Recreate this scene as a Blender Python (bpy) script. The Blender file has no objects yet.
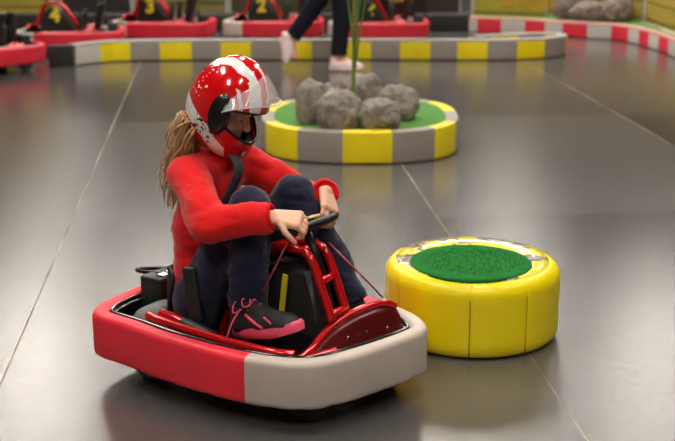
import bpy, bmesh, math, random
from mathutils import Vector, Matrix, noise
PI = math.pi
R = math.radians
random.seed(7)
C = bpy.context.scene.collection

# ------------------------------------------------------------------ camera, world, exposure
sc = bpy.context.scene
sc.view_settings.view_transform = 'Standard'
sc.view_settings.look = 'None'
sc.view_settings.gamma = 1
sc.view_settings.use_curve_mapping = False
sc.view_settings.exposure = 1.1
cam = bpy.data.cameras.new('camera')
cam.sensor_width = 36
cam.lens = 65.6
cam.clip_end = 100
cam.dof.use_dof = True
cam.dof.focus_distance = 3.5
cam.dof.aperture_fstop = 3.6
co = bpy.data.objects.new('camera', cam)
C.objects.link(co)
co.location = (0, 0, 1.4)
co.rotation_euler = (R(90 - 15.126), 0, 0)
sc.camera = co

world = bpy.data.worlds.new('world')
sc.world = world
world.use_nodes = True
world.node_tree.nodes['Background'].inputs[0].default_value = (1, .95, .88, 1)
world.node_tree.nodes['Background'].inputs[1].default_value = .25

# ceiling lamps: (x, y, length_x, length_y, strength)
LAMPS = [(-3.4, 12.6, .7, 2.2, 12), (-2.2, 14.6, .6, 2.2, 8), (-1.1, 12.6, .7, 2.2, 8), (.2, 14.2, .6, 2.2, 6), (1.3, 12.6, .7, 2.2, 9), (2.3, 15.0, .6, 2.2, 6),
         (3.6, 13.0, .7, 2.4, 10), (-4.2, 17.0, .6, 2.2, 5), (-1.4, 18.4, .5, 2.2, 3),
         (2.6, 19.0, .5, 2.4, 3.5), (.6, 20.5, .4, 2.2, 2), (-4.8, 22.5, .5, 2.2, 3.5),
         (-3.0, 6.8, .4, 1.6, 24), (0.2, 6.8, .4, 1.6, 24), (3.0, 6.8, .4, 1.6, 18),
         (-2.2, 3.0, .4, 1.5, 18), (0.6, 3.0, .4, 1.5, 18), (3.2, 3.0, .3, 1.5, 13),
         (-1.6, -0.6, .4, 1.5, 20), (1.4, -0.6, .4, 1.5, 20)]
CEIL = 4.3

# ------------------------------------------------------------------ materials
def srgb(c):
    return tuple(((x / 255) / 12.92 if x / 255 <= .04045 else ((x / 255 + .055) / 1.055) ** 2.4) for x in c)

class NT:
    def __init__(s, name):
        s.m = bpy.data.materials.new(name)
        s.m.use_nodes = True
        s.t = s.m.node_tree
        s.b = s.t.nodes['Principled BSDF']
    def n(s, kind, **kw):
        nd = s.t.nodes.new(kind)
        for k, v in kw.items():
            setattr(nd, k, v)
        return nd
    def l(s, a, b):
        s.t.links.new(a, b)
    def math(s, op, a, b=None, c=None):
        nd = s.n('ShaderNodeMath', operation=op)
        for i, v in enumerate((a, b, c)):
            if v is None: continue
            if isinstance(v, (int, float)): nd.inputs[i].default_value = v
            else: s.l(v, nd.inputs[i])
        return nd.outputs[0]
    def mix(s, f, a, b):
        nd = s.n('ShaderNodeMix', data_type='RGBA')
        if isinstance(f, (int, float)): nd.inputs[0].default_value = f
        else: s.l(f, nd.inputs[0])
        for i, v in ((6, a), (7, b)):
            if isinstance(v, tuple): nd.inputs[i].default_value = (*v[:3], 1)
            else: s.l(v, nd.inputs[i])
        return nd.outputs[2]
    def noise(s, scale, detail=3, rough=.5, coord='Object', vscale=None):
        tc = s.n('ShaderNodeTexCoord')
        out = tc.outputs[coord]
        if vscale:
            mp = s.n('ShaderNodeMapping')
            mp.inputs['Scale'].default_value = vscale
            s.l(out, mp.inputs[0]); out = mp.outputs[0]
        nz = s.n('ShaderNodeTexNoise')
        nz.inputs['Scale'].default_value = scale
        nz.inputs['Detail'].default_value = detail
        nz.inputs['Roughness'].default_value = rough
        s.l(out, nz.inputs['Vector'])
        return nz.outputs['Fac']
    def ramp(s, f, lo, hi):
        nd = s.n('ShaderNodeMapRange')
        nd.inputs[1].default_value = lo; nd.inputs[2].default_value = hi
        s.l(f, nd.inputs[0])
        return nd.outputs[0]
    def bump(s, h, dist, strength=1):
        nd = s.n('ShaderNodeBump')
        nd.inputs['Strength'].default_value = strength
        nd.inputs['Distance'].default_value = dist
        s.l(h, nd.inputs['Height'])
        s.l(nd.outputs[0], s.b.inputs['Normal'])

def mat(name, col, rough=.5, metal=0, var=.12, scale=20, bump=0, bscale=None, coat=0, vscale=None, spec=.5, sheen=0):
    """plain procedural material: colour broken up by noise, optional bump"""
    s = NT(name)
    c = srgb(col)
    f = s.noise(scale, 4, .6, vscale=vscale)
    f = s.ramp(f, .3, .7)
    s.l(s.mix(f, tuple(x * (1 - var) for x in c), tuple(min(1, x * (1 + var)) for x in c)), s.b.inputs['Base Color'])
    s.b.inputs['Roughness'].default_value = rough
    s.b.inputs['Metallic'].default_value = metal
    s.b.inputs['Coat Weight'].default_value = coat
    s.b.inputs['Coat Roughness'].default_value = .08
    s.b.inputs['Specular IOR Level'].default_value = spec
    s.b.inputs['Sheen Weight'].default_value = sheen
    if bump:
        s.bump(s.noise(bscale or scale, 3, .6, vscale=vscale), bump)
    return s.m

def scuffed(name, col, dirt, amount=.25, rough=.5, scale=6, bump=.0006):
    """painted / vinyl surface with scuff marks of their own shape"""
    s = NT(name)
    c = srgb(col); d = srgb(dirt)
    base = s.mix(s.ramp(s.noise(scale, 4), .3, .7), tuple(x * .93 for x in c), tuple(min(1, x * 1.05) for x in c))
    sp = s.ramp(s.noise(scale * 5, 6, .75), .62, .72)
    sp = s.math('MULTIPLY', sp, amount)
    s.l(s.mix(sp, base, d), s.b.inputs['Base Color'])
    s.b.inputs['Roughness'].default_value = rough
    if bump: s.bump(s.noise(scale * 3, 4), bump)
    return s.m

M = {}
M['yellow'] = scuffed('yellow_vinyl', (238, 214, 10), (120, 100, 30), .25, .38)
M['drum'] = scuffed('drum_yellow_vinyl', (250, 226, 8), (150, 120, 20), .22, .33, 4)
M['grey'] = scuffed('grey_vinyl', (150, 140, 132), (90, 82, 76), .25, .5)
M['ltgrey'] = scuffed('pale_grey_vinyl', (196, 192, 184), (110, 104, 98), .25, .5)
M['red_v'] = scuffed('red_vinyl', (226, 40, 60), (120, 20, 30), .2, .5)
M['black_v'] = mat('black_vinyl', (38, 36, 34), .5)
M['cap'] = mat('barrier_capping', (170, 166, 160), .5)
M['bump_red'] = scuffed('bumper_red_vinyl', (240, 44, 62), (170, 24, 36), .35, .5, 9, .0010)
M['bump_white'] = scuffed('bumper_white_vinyl', (198, 184, 172), (150, 110, 100), .3, .5, 9, .0010)
M['bump_red_dull'] = scuffed('parked_bumper_red', (214, 34, 56), (120, 16, 30), .3, .5, 9)
M['bump_white_dull'] = scuffed('parked_bumper_white', (205, 194, 180), (120, 100, 90), .3, .5, 9)
M['red_metal'] = mat('red_powder_coat', (205, 14, 20), .22, .25, .1, 30, coat=.6)
M['black'] = mat('black_plastic', (16, 16, 17), .38, 0, .2, 30, .0003, 90)
M['dark'] = mat('dark_grey_plastic', (42, 44, 44), .42, 0, .15, 30, .0003, 90)
M['green_black'] = mat('battery_case', (26, 38, 34), .45, 0, .2, 20)
M['rubber'] = mat('grey_rubber', (118, 115, 114), .55, 0, .2, 40, .0004, 120)
M['tyre'] = mat('tyre_rubber', (22, 21, 21), .6, 0, .2, 40, .0004, 120)
M['steel'] = mat('bright_steel', (205, 200, 192), .2, 1, .05)
M['trim'] = mat('rim_rubber', (18, 17, 17), .2, 0, .1, coat=.7)
M['num'] = mat('number_yellow', (226, 205, 30), .5)
M['skin'] = mat('skin', (232, 178, 148), .5, 0, .06, 60, .0002, 300)
M['lips'] = mat('lips', (190, 96, 92), .45)
M['sweater'] = mat('red_jersey', (222, 16, 20), .85, 0, .07, 400, .0007, 700, sheen=.25, spec=.2)
M['cuff'] = mat('red_cuff_rib', (205, 14, 18), .85, 0, .08, 200, .0008, 300, spec=.2)
M['trouser'] = mat('navy_cotton', (25, 27, 52), .8, 0, .18, 60, .0006, 500, sheen=.2, spec=.2)
M['shoe'] = mat('shoe_black_mesh', (34, 31, 34), .7, 0, .25, 300, .0006, 500)
M['pink'] = mat('hot_pink_rubber', (236, 84, 118), .5)
M['hair'] = mat('blonde_hair', (188, 152, 108), .45, 0, .45, 120, .001, 200, vscale=(1, 1, .12))
M['eye'] = mat('eye_white', (235, 230, 225), .15)
M['iris'] = mat('iris_brown', (60, 38, 26), .15)
M['strap'] = mat('belt_webbing', (62, 62, 64), .6, 0, .15, 200, .0005, 400)
M['hel_red'] = mat('helmet_red', (208, 8, 14), .16, 0, .05, 20, coat=1)
M['hel_white'] = mat('helmet_white', (236, 232, 230), .2, 0, .04, 20, coat=1)
M['hel_black'] = mat('helmet_black', (14, 13, 14), .3, 0, .1, 20, coat=.4)
M['foam'] = mat('helmet_lining', (22, 20, 21), .9)
M['trouser_dark'] = mat('dark_leggings', (22, 22, 34), .8, 0, .2, 60, .0006, 300, spec=.2)
M['jacket'] = mat('dark_jacket', (50, 52, 62), .8, 0, .1)
M['pink_white'] = mat('white_pink_trainer', (240, 214, 212), .55, 0, .06, 50)
M['stalk'] = mat('palm_stalk', (118, 138, 66), .5, 0, .25, 30, vscale=(1, 1, .1))
M['leaf'] = mat('palm_leaf', (86, 128, 48), .5, 0, .25, 30, vscale=(1, 1, .1))
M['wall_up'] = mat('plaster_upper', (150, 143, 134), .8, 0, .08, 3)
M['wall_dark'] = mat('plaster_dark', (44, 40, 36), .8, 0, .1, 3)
M['ceiling'] = mat('ceiling_paint', (96, 91, 85), .9, 0, .06, 4)

s = NT('clear_visor')
s.b.inputs['Base Color'].default_value = (.97, .97, .98, 1)
s.b.inputs['Roughness'].default_value = .04
s.b.inputs['Alpha'].default_value = .28
s.b.inputs['Coat Weight'].default_value = .6
s.l(s.math('ADD', s.math('MULTIPLY', s.ramp(s.noise(25, 4), .5, .8), .16), .15), s.b.inputs['Alpha'])
M['visor'] = s.m

def turf(name, a, b, sc_=260):
    s = NT(name)
    f = s.ramp(s.noise(sc_, 4, .7), .32, .68)
    g = s.ramp(s.noise(9, 3), .3, .7)
    c1 = s.mix(f, srgb(a), srgb(b))
    c2 = s.mix(s.math('MULTIPLY', g, .35), c1, srgb(b))
    s.l(c2, s.b.inputs['Base Color'])
    s.b.inputs['Roughness'].default_value = .9
    s.b.inputs['Specular IOR Level'].default_value = .15
    s.bump(s.noise(sc_, 4, .7), .004)
    return s.m
M['turf'] = turf('turf_green', (14, 84, 30), (46, 142, 62))
M['turf2'] = turf('turf_bed', (70, 120, 52), (98, 150, 78), 120)

def rockmat(name, a, b):
    s = NT(name)
    f = s.ramp(s.noise(14, 8, .65), .3, .7)
    c = s.mix(f, srgb(a), srgb(b))
    p = s.ramp(s.noise(60, 6, .7), .58, .7)
    c = s.mix(s.math('MULTIPLY', p, .55), c, srgb((66, 60, 54)))
    s.l(c, s.b.inputs['Base Color'])
    s.b.inputs['Roughness'].default_value = .75
    s.bump(s.noise(40, 8, .7), .01)
    return s.m
M['rock'] = rockmat('grey_rock', (112, 104, 96), (170, 160, 148))
M['rock2'] = rockmat('brown_rock', (96, 82, 76), (160, 142, 132))

def floormat():
    s = NT('polished_floor_sheets')
    geo = s.n('ShaderNodeNewGeometry')
    sep = s.n('ShaderNodeSeparateXYZ')
    s.l(geo.outputs['Position'], sep.inputs[0])
    X, Y = sep.outputs[0], sep.outputs[1]
    c = s.math('DIVIDE', s.math('ADD', s.math('MULTIPLY_ADD', Y, .0957, X), .665), 1.605)
    d = s.math('DIVIDE', s.math('SUBTRACT', s.math('MULTIPLY_ADD', X, -.0957, Y), 5.2), 2.42)
    def line(v, w):
        fr = s.math('FRACT', s.math('ADD', v, .5))
        dist = s.math('ABSOLUTE', s.math('SUBTRACT', fr, .5))
        return s.math('LESS_THAN', dist, w)
    l1 = line(c, .0019)
    l2 = line(d, .0008)
    wn = s.n('ShaderNodeTexWhiteNoise', noise_dimensions='2D')
    cmb = s.n('ShaderNodeCombineXYZ')
    s.l(s.math('FLOOR', c), cmb.inputs[0]); s.l(s.math('FLOOR', d), cmb.inputs[1])
    s.l(cmb.outputs[0], wn.inputs['Vector'])
    n1 = s.ramp(s.noise(1.2, 4, .6, 'Object'), .3, .7)
    n2 = s.ramp(s.noise(60, 3, .6, 'Object', (1, .25, 1)), .3, .7)
    base = s.mix(wn.outputs['Value'], srgb((62, 59, 58)), srgb((92, 89, 87)))
    base = s.mix(s.math('MULTIPLY', n1, .08), base, srgb((68, 64, 62)))
    base = s.mix(s.math('MULTIPLY', n2, .10), base, srgb((104, 100, 98)))
    sl = s.ramp(s.noise(2.5, 3, .6, 'Object'), .35, .65)
    seamc = s.mix(sl, srgb((84, 66, 52)), srgb((165, 148, 126)))
    base = s.mix(s.math('MULTIPLY', l2, .5), base, srgb((60, 56, 52)))
    base = s.mix(l1, base, seamc)
    s.l(base, s.b.inputs['Base Color'])
    r = s.math('MULTIPLY_ADD', n1, .02, .115)
    r = s.math('MULTIPLY_ADD', wn.outputs['Value'], .04, r)
    r = s.math('MAXIMUM', r, s.math('MULTIPLY', l1, .7))
    s.l(r, s.b.inputs['Roughness'])
    s.b.inputs['Specular IOR Level'].default_value = 1.0
    s.bump(s.noise(900, 2, .5, 'Object'), .0002)
    return s.m
M['floor'] = floormat()

def plankwall(name, a, b, line, pitch=.16):
    s = NT(name)
    geo = s.n('ShaderNodeNewGeometry')
    sep = s.n('ShaderNodeSeparateXYZ')
    s.l(geo.outputs['Position'], sep.inputs[0])
    z = sep.outputs[2]
    v = s.math('DIVIDE', z, pitch)
    fr = s.math('FRACT', v)
    row = s.math('FLOOR', v)
    wn = s.n('ShaderNodeTexWhiteNoise', noise_dimensions='1D')
    s.l(row, wn.inputs['W'])
    g = s.ramp(s.noise(5, 5, .6, 'Object', (1, 1, 9)), .3, .7)
    c = s.mix(g, srgb(a), srgb(b))
    c = s.mix(s.math('MULTIPLY', wn.outputs['Value'], .35), c, srgb(b))
    e = s.math('LESS_THAN', fr, .14)
    c = s.mix(s.math('MULTIPLY', e, .85), c, srgb(line))
    s.l(c, s.b.inputs['Base Color'])
    s.b.inputs['Roughness'].default_value = .55
    return s.m
M['planks'] = plankwall('yellow_plank_banner', (150, 132, 40), (186, 168, 62), (92, 72, 22))
M['planks_r'] = plankwall('ochre_plank_banner', (150, 130, 44), (184, 162, 66), (96, 78, 30))

# ------------------------------------------------------------------ object helpers
def mesh_obj(name, bm, m, parent=None, smooth=True):
    me = bpy.data.meshes.new(name)
    bm.normal_update()
    bm.to_mesh(me); bm.free()
    for x in (m if isinstance(m, (list, tuple)) else [m]):
        me.materials.append(x)
    if smooth:
        for p in me.polygons: p.use_smooth = True
    o = bpy.data.objects.new(name, me)
    C.objects.link(o)
    if parent: o.parent = parent
    return o

def tag(o, label=None, cat=None, group=None, kind=None):
    if label: o['label'] = label
    if cat: o['category'] = cat
    if group: o['group'] = group
    if kind: o['kind'] = kind
    return o

def thing(name, loc, rz, label, cat, group=None):
    o = bpy.data.objects.new(name, None)
    C.objects.link(o)
    o.empty_display_size = .1
    o.location = loc; o.rotation_euler = (0, 0, rz)
    return tag(o, label, cat, group)

def smooth_angle(o, deg=35):
    """flat faces across sharp edges"""
    me = o.data
    bm = bmesh.new(); bm.from_mesh(me)
    for e in bm.edges:
        if len(e.link_faces) == 2 and e.calc_face_angle(0) > R(deg): e.smooth = False
    bm.to_mesh(me); bm.free()
    return o

def box(bm, c, d, rot=None, bev=0, mi=0):
    v = []
    rot = rot or Matrix.Identity(3)
    r = bmesh.ops.create_cube(bm, size=1)
    vs = r['verts']
    for q in vs:
        q.co = Vector(c) + rot @ Vector((q.co.x * d[0], q.co.y * d[1], q.co.z * d[2]))
    fs = {f for q in vs for f in q.link_faces}
    for f in fs: f.material_index = mi
    if bev:
        es = {e for q in vs for e in q.link_edges}
        bmesh.ops.bevel(bm, geom=list(es), offset=bev, segments=3, affect='EDGES', profile=.5)

def frame_for(d):
    d = d.normalized()
    up = Vector((0, 0, 1)) if abs(d.z) < .95 else Vector((1, 0, 0))
    a = d.cross(up).normalized()
    return a, a.cross(d).normalized()

def tube(bm, pts, r, n=12, closed=False, caps=True, flat=1.0, mi=0):
    """swept tube; r is a number or a list; flat squashes the second axis"""
    pts = [Vector(p) for p in pts]
    N = len(pts)
    rs = r if isinstance(r, (list, tuple)) else [r] * N
    rings = []
    a = b = None
    for i, p in enumerate(pts):
        if closed: d = pts[(i + 1) % N] - pts[i - 1]
        else: d = pts[min(i + 1, N - 1)] - pts[max(i - 1, 0)]
        d.normalize()
        if a is None: a, b = frame_for(d)
        else:
            a = (a - d * a.dot(d)).normalized(); b = d.cross(a).normalized() * (1)
        b = a.cross(d).normalized()
        rings.append([bm.verts.new(p + (a * math.cos(t) + b * flat * math.sin(t)) * rs[i]) for t in [2 * PI * k / n for k in range(n)]])
    M_ = N if closed else N - 1
    for i in range(M_):
        A, B = rings[i], rings[(i + 1) % N]
        for k in range(n):
            f = bm.faces.new((A[k], A[(k + 1) % n], B[(k + 1) % n], B[k])); f.material_index = mi
    if caps and not closed:
        bm.faces.new(rings[0][::-1]).material_index = mi
        bm.faces.new(rings[-1]).material_index = mi
    bmesh.ops.recalc_face_normals(bm, faces=bm.faces)

def crom(pts, closed=False, sub=8):
    pts = [Vector(p) for p in pts]
    N = len(pts); out = []
    rng = N if closed else N - 1
    for i in range(rng):
        if closed: p = [pts[(i + k - 1) % N] for k in range(4)]
        else: p = [pts[max(i - 1, 0)], pts[i], pts[i + 1], pts[min(i + 2, N - 1)]]
        for k in range(sub):
            t = k / sub
            out.append(.5 * ((2 * p[1]) + (p[2] - p[0]) * t + (2 * p[0] - 5 * p[1] + 4 * p[2] - p[3]) * t * t + (3 * p[1] - p[0] - 3 * p[2] + p[3]) * t ** 3))
    if not closed: out.append(pts[-1].copy())
    return out

def capsule(bm, p0, p1, r0, r1, n=20, f0=False, f1=False, sq=1.0, axis=None):
    """tapered capsule; f0/f1 flat ends; sq widens it along axis"""
    p0, p1 = Vector(p0), Vector(p1)
    d = p1 - p0
    L = d.length
    dn = d.normalized() if L > 1e-6 else Vector((0, 0, 1))
    if axis is not None:
        a = Vector(axis); a = (a - dn * a.dot(dn)).normalized(); b = dn.cross(a)
    else: a, b = frame_for(dn)
    prof = []
    if f0: prof.append((0, r0))
    else:
        for k in range(1, 6): t = PI / 2 * k / 6; prof.append((-r0 * math.cos(t), r0 * math.sin(t)))
        prof.append((0, r0))
    prof.append((L, r1))
    if not f1:
        for k in range(5, 0, -1): t = PI / 2 * k / 6; prof.append((L + r1 * math.cos(t), r1 * math.sin(t)))
    rings = []
    for h, r in prof:
        rings.append([bm.verts.new(p0 + dn * h + a * sq * r * math.cos(t) + b * r * math.sin(t)) for t in [2 * PI * k / n for k in range(n)]])
    for A, B in zip(rings, rings[1:]):
        for k in range(n): bm.faces.new((A[k], A[(k + 1) % n], B[(k + 1) % n], B[k]))
    c0 = rings[0]; c1 = rings[-1]
    if f0: bm.faces.new(c0[::-1])
    else:
        v = bm.verts.new(p0 - dn * r0)
        for k in range(n): bm.faces.new((v, c0[(k + 1) % n], c0[k]))
    if f1: bm.faces.new(c1)
    else:
        v = bm.verts.new(p1 + dn * r1)
        for k in range(n): bm.faces.new((v, c1[k], c1[(k + 1) % n]))

def ellipsoid(bm, c, r, rot=None, seg=24):
    res = bmesh.ops.create_uvsphere(bm, u_segments=seg, v_segments=seg // 2, radius=1)
    for v in res['verts']:
        q = Vector((v.co.x * r[0], v.co.y * r[1], v.co.z * r[2]))
        v.co = Vector(c) + ((rot @ q) if rot else q)

def fuse(name, bm, m, voxel, it=8, parent=None, disp=None, fac=.5):
    """voxel-union of everything in bm into one smooth continuous skin, baked to a mesh"""
    bmesh.ops.recalc_face_normals(bm, faces=bm.faces)
    me = bpy.data.meshes.new('tmp'); bm.to_mesh(me); bm.free()
    o = bpy.data.objects.new('tmp', me); C.objects.link(o)
    rm = o.modifiers.new('r', 'REMESH'); rm.mode = 'VOXEL'; rm.voxel_size = voxel; rm.use_smooth_shade = True
    if it:
        sm = o.modifiers.new('s', 'SMOOTH'); sm.factor = fac; sm.iterations = it
    dg = bpy.context.evaluated_depsgraph_get()
    nm = bpy.data.meshes.new_from_object(o.evaluated_get(dg))
    bpy.data.objects.remove(o); bpy.data.meshes.remove(me)
    nm.name = name
    nm.materials.clear()
    for x in (m if isinstance(m, (list, tuple)) else [m]): nm.materials.append(x)
    if disp:
        nrm = [v.normal.copy() for v in nm.vertices]
        for v, nn in zip(nm.vertices, nrm): v.co += nn * disp(v.co, nn)
    for p in nm.polygons: p.use_smooth = True
    o = bpy.data.objects.new(name, nm); C.objects.link(o)
    if parent: o.parent = parent
    return o

def norm2(pts, closed):
    """outward (left-hand side is inside for CCW) normals along a 2D path"""
    N = len(pts); out = []
    for i in range(N):
        if closed: d = pts[(i + 1) % N] - pts[i - 1]
        else: d = pts[min(i + 1, N - 1)] - pts[max(i - 1, 0)]
        out.append(Vector((d.y, -d.x)).normalized())
    return out

def sweep(bm, path, nrm, prof, closed=False, caps=True, mi=0):
    """path: 2D points, prof: closed list of (outward offset, z)"""
    rings = [[bm.verts.new((p.x + n.x * o, p.y + n.y * o, z)) for o, z in prof] for p, n in zip(path, nrm)]
    N = len(rings); K = len(prof)
    for i in range(N if closed else N - 1):
        A, B = rings[i], rings[(i + 1) % N]
        for k in range(K):
            bm.faces.new((A[k], A[(k + 1) % K], B[(k + 1) % K], B[k])).material_index = mi
    if caps and not closed:
        bm.faces.new(rings[0][::-1]); bm.faces.new(rings[-1])
    bmesh.ops.recalc_face_normals(bm, faces=bm.faces)

def rrect(x0, x1, z0, z1, r, n=4):
    out = []
    for cx, cz, a0 in ((x1 - r, z0 + r, -90), (x1 - r, z1 - r, 0), (x0 + r, z1 - r, 90), (x0 + r, z0 + r, 180)):
        for k in range(n + 1):
            a = R(a0 + 90 * k / n)
            out.append((cx + r * math.cos(a), cz + r * math.sin(a)))
    return out

def text_mesh(s_, size, depth, bold=0):
    cu = bpy.data.curves.new('t', 'FONT')
    cu.body = s_; cu.size = size; cu.extrude = depth; cu.offset = bold
    cu.align_x = 'CENTER'; cu.align_y = 'CENTER'
    o = bpy.data.objects.new('t', cu); C.objects.link(o)
    dg = bpy.context.evaluated_depsgraph_get()
    me = bpy.data.meshes.new_from_object(o.evaluated_get(dg))
    bpy.data.objects.remove(o); bpy.data.curves.remove(cu)
    return me

# ------------------------------------------------------------------ setting
def slab(name, c, d, m, mi=0):
    bm = bmesh.new(); box(bm, (0, 0, 0), d)
    o = mesh_obj(name, bm, m, smooth=False); o.location = c
    return tag(o, kind='structure')
slab('floor', (0, 13, -.05), (16, 34.6, .1), M['floor'])
slab('ceiling', (0, 13, CEIL + .05), (16, 34.6, .1), M['ceiling'])
slab('wall_left', (-8.05, 13, CEIL / 2), (.1, 34.6, CEIL), M['wall_up'])
slab('wall_front', (0, -4.35, CEIL / 2), (16, .1, CEIL), M['wall_up'])
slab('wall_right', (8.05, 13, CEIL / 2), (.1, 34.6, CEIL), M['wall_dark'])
slab('wall_back', (0, 30.35, CEIL / 2), (16, .1, CEIL), M['wall_up'])
# ceiling lamps
for i, (x, y, lx, ly, st) in enumerate(LAMPS):
    t = thing('ceiling_light', (x, y, CEIL - .06), 0, 'flat rectangular lamp fixed under the ceiling above the kart track', 'light', 'lamps under the ceiling')
    bm = bmesh.new(); box(bm, (0, 0, .03), (lx + .08, ly + .08, .06), bev=.01)
    mesh_obj('housing', bm, M['cap'], t, False)
    s = NT('lamp_diffuser')
    s.b.inputs['Base Color'].default_value = (.9, .88, .84, 1)
    s.b.inputs['Emission Color'].default_value = (1, .93, .84, 1)
    s.b.inputs['Emission Strength'].default_value = st
    bm = bmesh.new(); box(bm, (0, 0, -.012), (lx, ly, .02))
    mesh_obj('diffuser', bm, s.m, t, False)

# ------------------------------------------------------------------ barriers
def arclen(pts):
    L = [0]
    for a, b in zip(pts, pts[1:]): L.append(L[-1] + (b - a).length)
    return L
def path_at(pts, L, s_):
    s_ = max(0, min(L[-1], s_))
    for i in range(len(L) - 1):
        if s_ <= L[i + 1] + 1e-9:
            t = (s_ - L[i]) / max(1e-9, L[i + 1] - L[i])
            return pts[i].lerp(pts[i + 1], t)
    return pts[-1].copy()
def segmented(parent, pts, breaks, cols, wid, h, names, capname='top_cap', closed=False, step=.04, cap=None):
    """panels of alternating colour along a path, each its own part"""
    L = arclen(pts)
    allp = []
    for (a, b), c in zip(zip(breaks, breaks[1:]), cols):
        n = max(2, int((b - a) / step) + 1)
        pp = [path_at(pts, L, a + (b - a) * k / (n - 1)) for k in range(n)]
        q0 = path_at(pts, L, a - .02); q1 = path_at(pts, L, b + .02)
        nn = []
        for k in range(n):
            A = q0 if k == 0 else pp[k - 1]; B = q1 if k == n - 1 else pp[k + 1]
            if closed and k == 0 and a < .01: A = path_at(pts, L, L[-1] - .02)
            if closed and k == n - 1 and b > L[-1] - .01: B = path_at(pts, L, .02)
            d = B - A
            nn.append(Vector((d.y, -d.x)).normalized())
        bm = bmesh.new()
        sweep(bm, pp, nn, rrect(-wid / 2, wid / 2, .004, h, .012, 3))
        o = mesh_obj(names[c], bm, M[c], parent)
        smooth_angle(o)
        allp.append(o)
    return allp

# front track barrier: runs left to right, turns back at its right end
P2 = lambda *a: [Vector(p) for p in a]
bpts = P2((-2.16, 10.03), (-2.08, 10.13), (-1.96, 10.23), (-1.8, 10.31), (-1.3, 10.37), (0, 10.39), (1.3, 10.38), (1.52, 10.41), (1.72, 10.47), (1.88, 10.58), (1.95, 10.71), (1.91, 10.82), (1.78, 10.86), (1.5, 10.78), (1.2, 10.66))
bpts3 = [v.to_3d() for v in bpts]
bpth = [v.to_2d() for v in crom(bpts3, False, 10)]
bL = arclen(bpth)
fb = thing('track_barrier', (0, 0, 0), 0, 'low track barrier of yellow and grey blocks in front of the parked karts', 'barrier')
def px_to_x(px, Y, z=.1):
    zc = Y * math.cos(R(15.126)) + (1.4 - z) * math.sin(R(15.126))
    return (px - 337.5) * zc / 1230
pxs = [98, 130, 160, 192, 221, 251, 282, 312, 341, 371, 400, 430, 457, 487, 515, 542]
brk = [0.0]
for px in pxs:
    best = min((abs(px_to_x(px, p.y) - p.x), l) for p, l in zip(bpth[:-25], bL[:-25]))[1]
    # refine
    for k in range(len(bpth) - 26):
        x0 = bpth[k].x - px_to_x(px, bpth[k].y); x1 = bpth[k + 1].x - px_to_x(px, bpth[k + 1].y)
        if x0 <= 0 < x1:
            best = bL[k] + (bL[k + 1] - bL[k]) * (-x0) / (x1 - x0); break
    brk.append(best)
while brk[-1] + .27 < bL[-1]: brk.append(brk[-1] + .27)
brk.append(bL[-1])
cols = ['ltgrey' if i == 0 else ('yellow' if i % 2 else 'grey') for i in range(len(brk) - 1)]
segmented(fb, bpth, brk, cols, .08, .163, {'yellow': 'yellow_block', 'grey': 'grey_block', 'ltgrey': 'grey_block'})
bm = bmesh.new()
sweep(bm, bpth, norm2(bpth, False), rrect(-.045, .045, .158, .175, .006, 2))
smooth_angle(mesh_obj('top_cap', bm, M['cap'], fb))
# black end block
bm = bmesh.new(); box(bm, (-2.24, 9.98, .088), (.20, .07, .175), Matrix.Rotation(R(0), 3, 'Z'), .008)
tag(smooth_angle(mesh_obj('end_block', bm, M['black_v'], fb)), 'black padded end block')

# red and grey barrier round the far bend
def G(px, py, z=0):
    p = R(15.126); u = (px - 337.5) / 1230; v = -(py - 220.5) / 1230
    dy = math.cos(p) + v * math.sin(p); dz = -math.sin(p) + v * math.cos(p)
    t = (z - 1.4) / dz
    return Vector((u * t, dy * t))
rpts = [G(470, 32.5), G(500, 33.5), G(530, 35), G(560, 37.3), G(590, 39), G(614, 40.5), G(632, 43), G(653, 48.5), G(675, 56.5), G(705, 71), G(745, 97)]
rpts = [p + Vector((0, .04)) for p in rpts]
rpth = [v.to_2d() for v in crom([v.to_3d() for v in rpts], False, 10)]
rL = arclen(rpth)
rb = thing('bend_barrier', (0, 0, 0), 0, 'low red and grey block barrier curving round the far right bend', 'barrier')
brk = [0.0]
for px in [478, 502, 526.5, 547, 564, 588.5, 613.5, 632, 643, 653, 663, 673, 684, 696, 709]:
    for k in range(len(rpth) - 1):
        x0 = rpth[k].x - px_to_x(px, rpth[k].y); x1 = rpth[k + 1].x - px_to_x(px, rpth[k + 1].y)
        if x0 <= 0 < x1:
            brk.append(rL[k] + (rL[k + 1] - rL[k]) * (-x0) / (x1 - x0)); break
brk.append(rL[-1])
cols = ['ltgrey' if i % 2 == 0 else 'red_v' for i in range(len(brk) - 1)]
segmented(rb, rpth, brk, cols, .08, .142, {'ltgrey': 'grey_block', 'red_v': 'red_block'})
bm = bmesh.new()
sweep(bm, rpth, norm2(rpth, False), rrect(-.045, .045, .138, .154, .006, 2))
M['pinkcap'] = mat('pink_capping', (214, 150, 146), .5)
smooth_angle(mesh_obj('top_cap', bm, M['pinkcap'], rb))

# black barrier behind the karts
bm = bmesh.new(); box(bm, (-1.545, 12.62, .085), (5.78, .22, .17), bev=.012)
o = smooth_angle(mesh_obj('pit_barrier', bm, M['black_v']))
tag(o, 'long low black barrier behind the row of parked karts', 'barrier')

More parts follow.
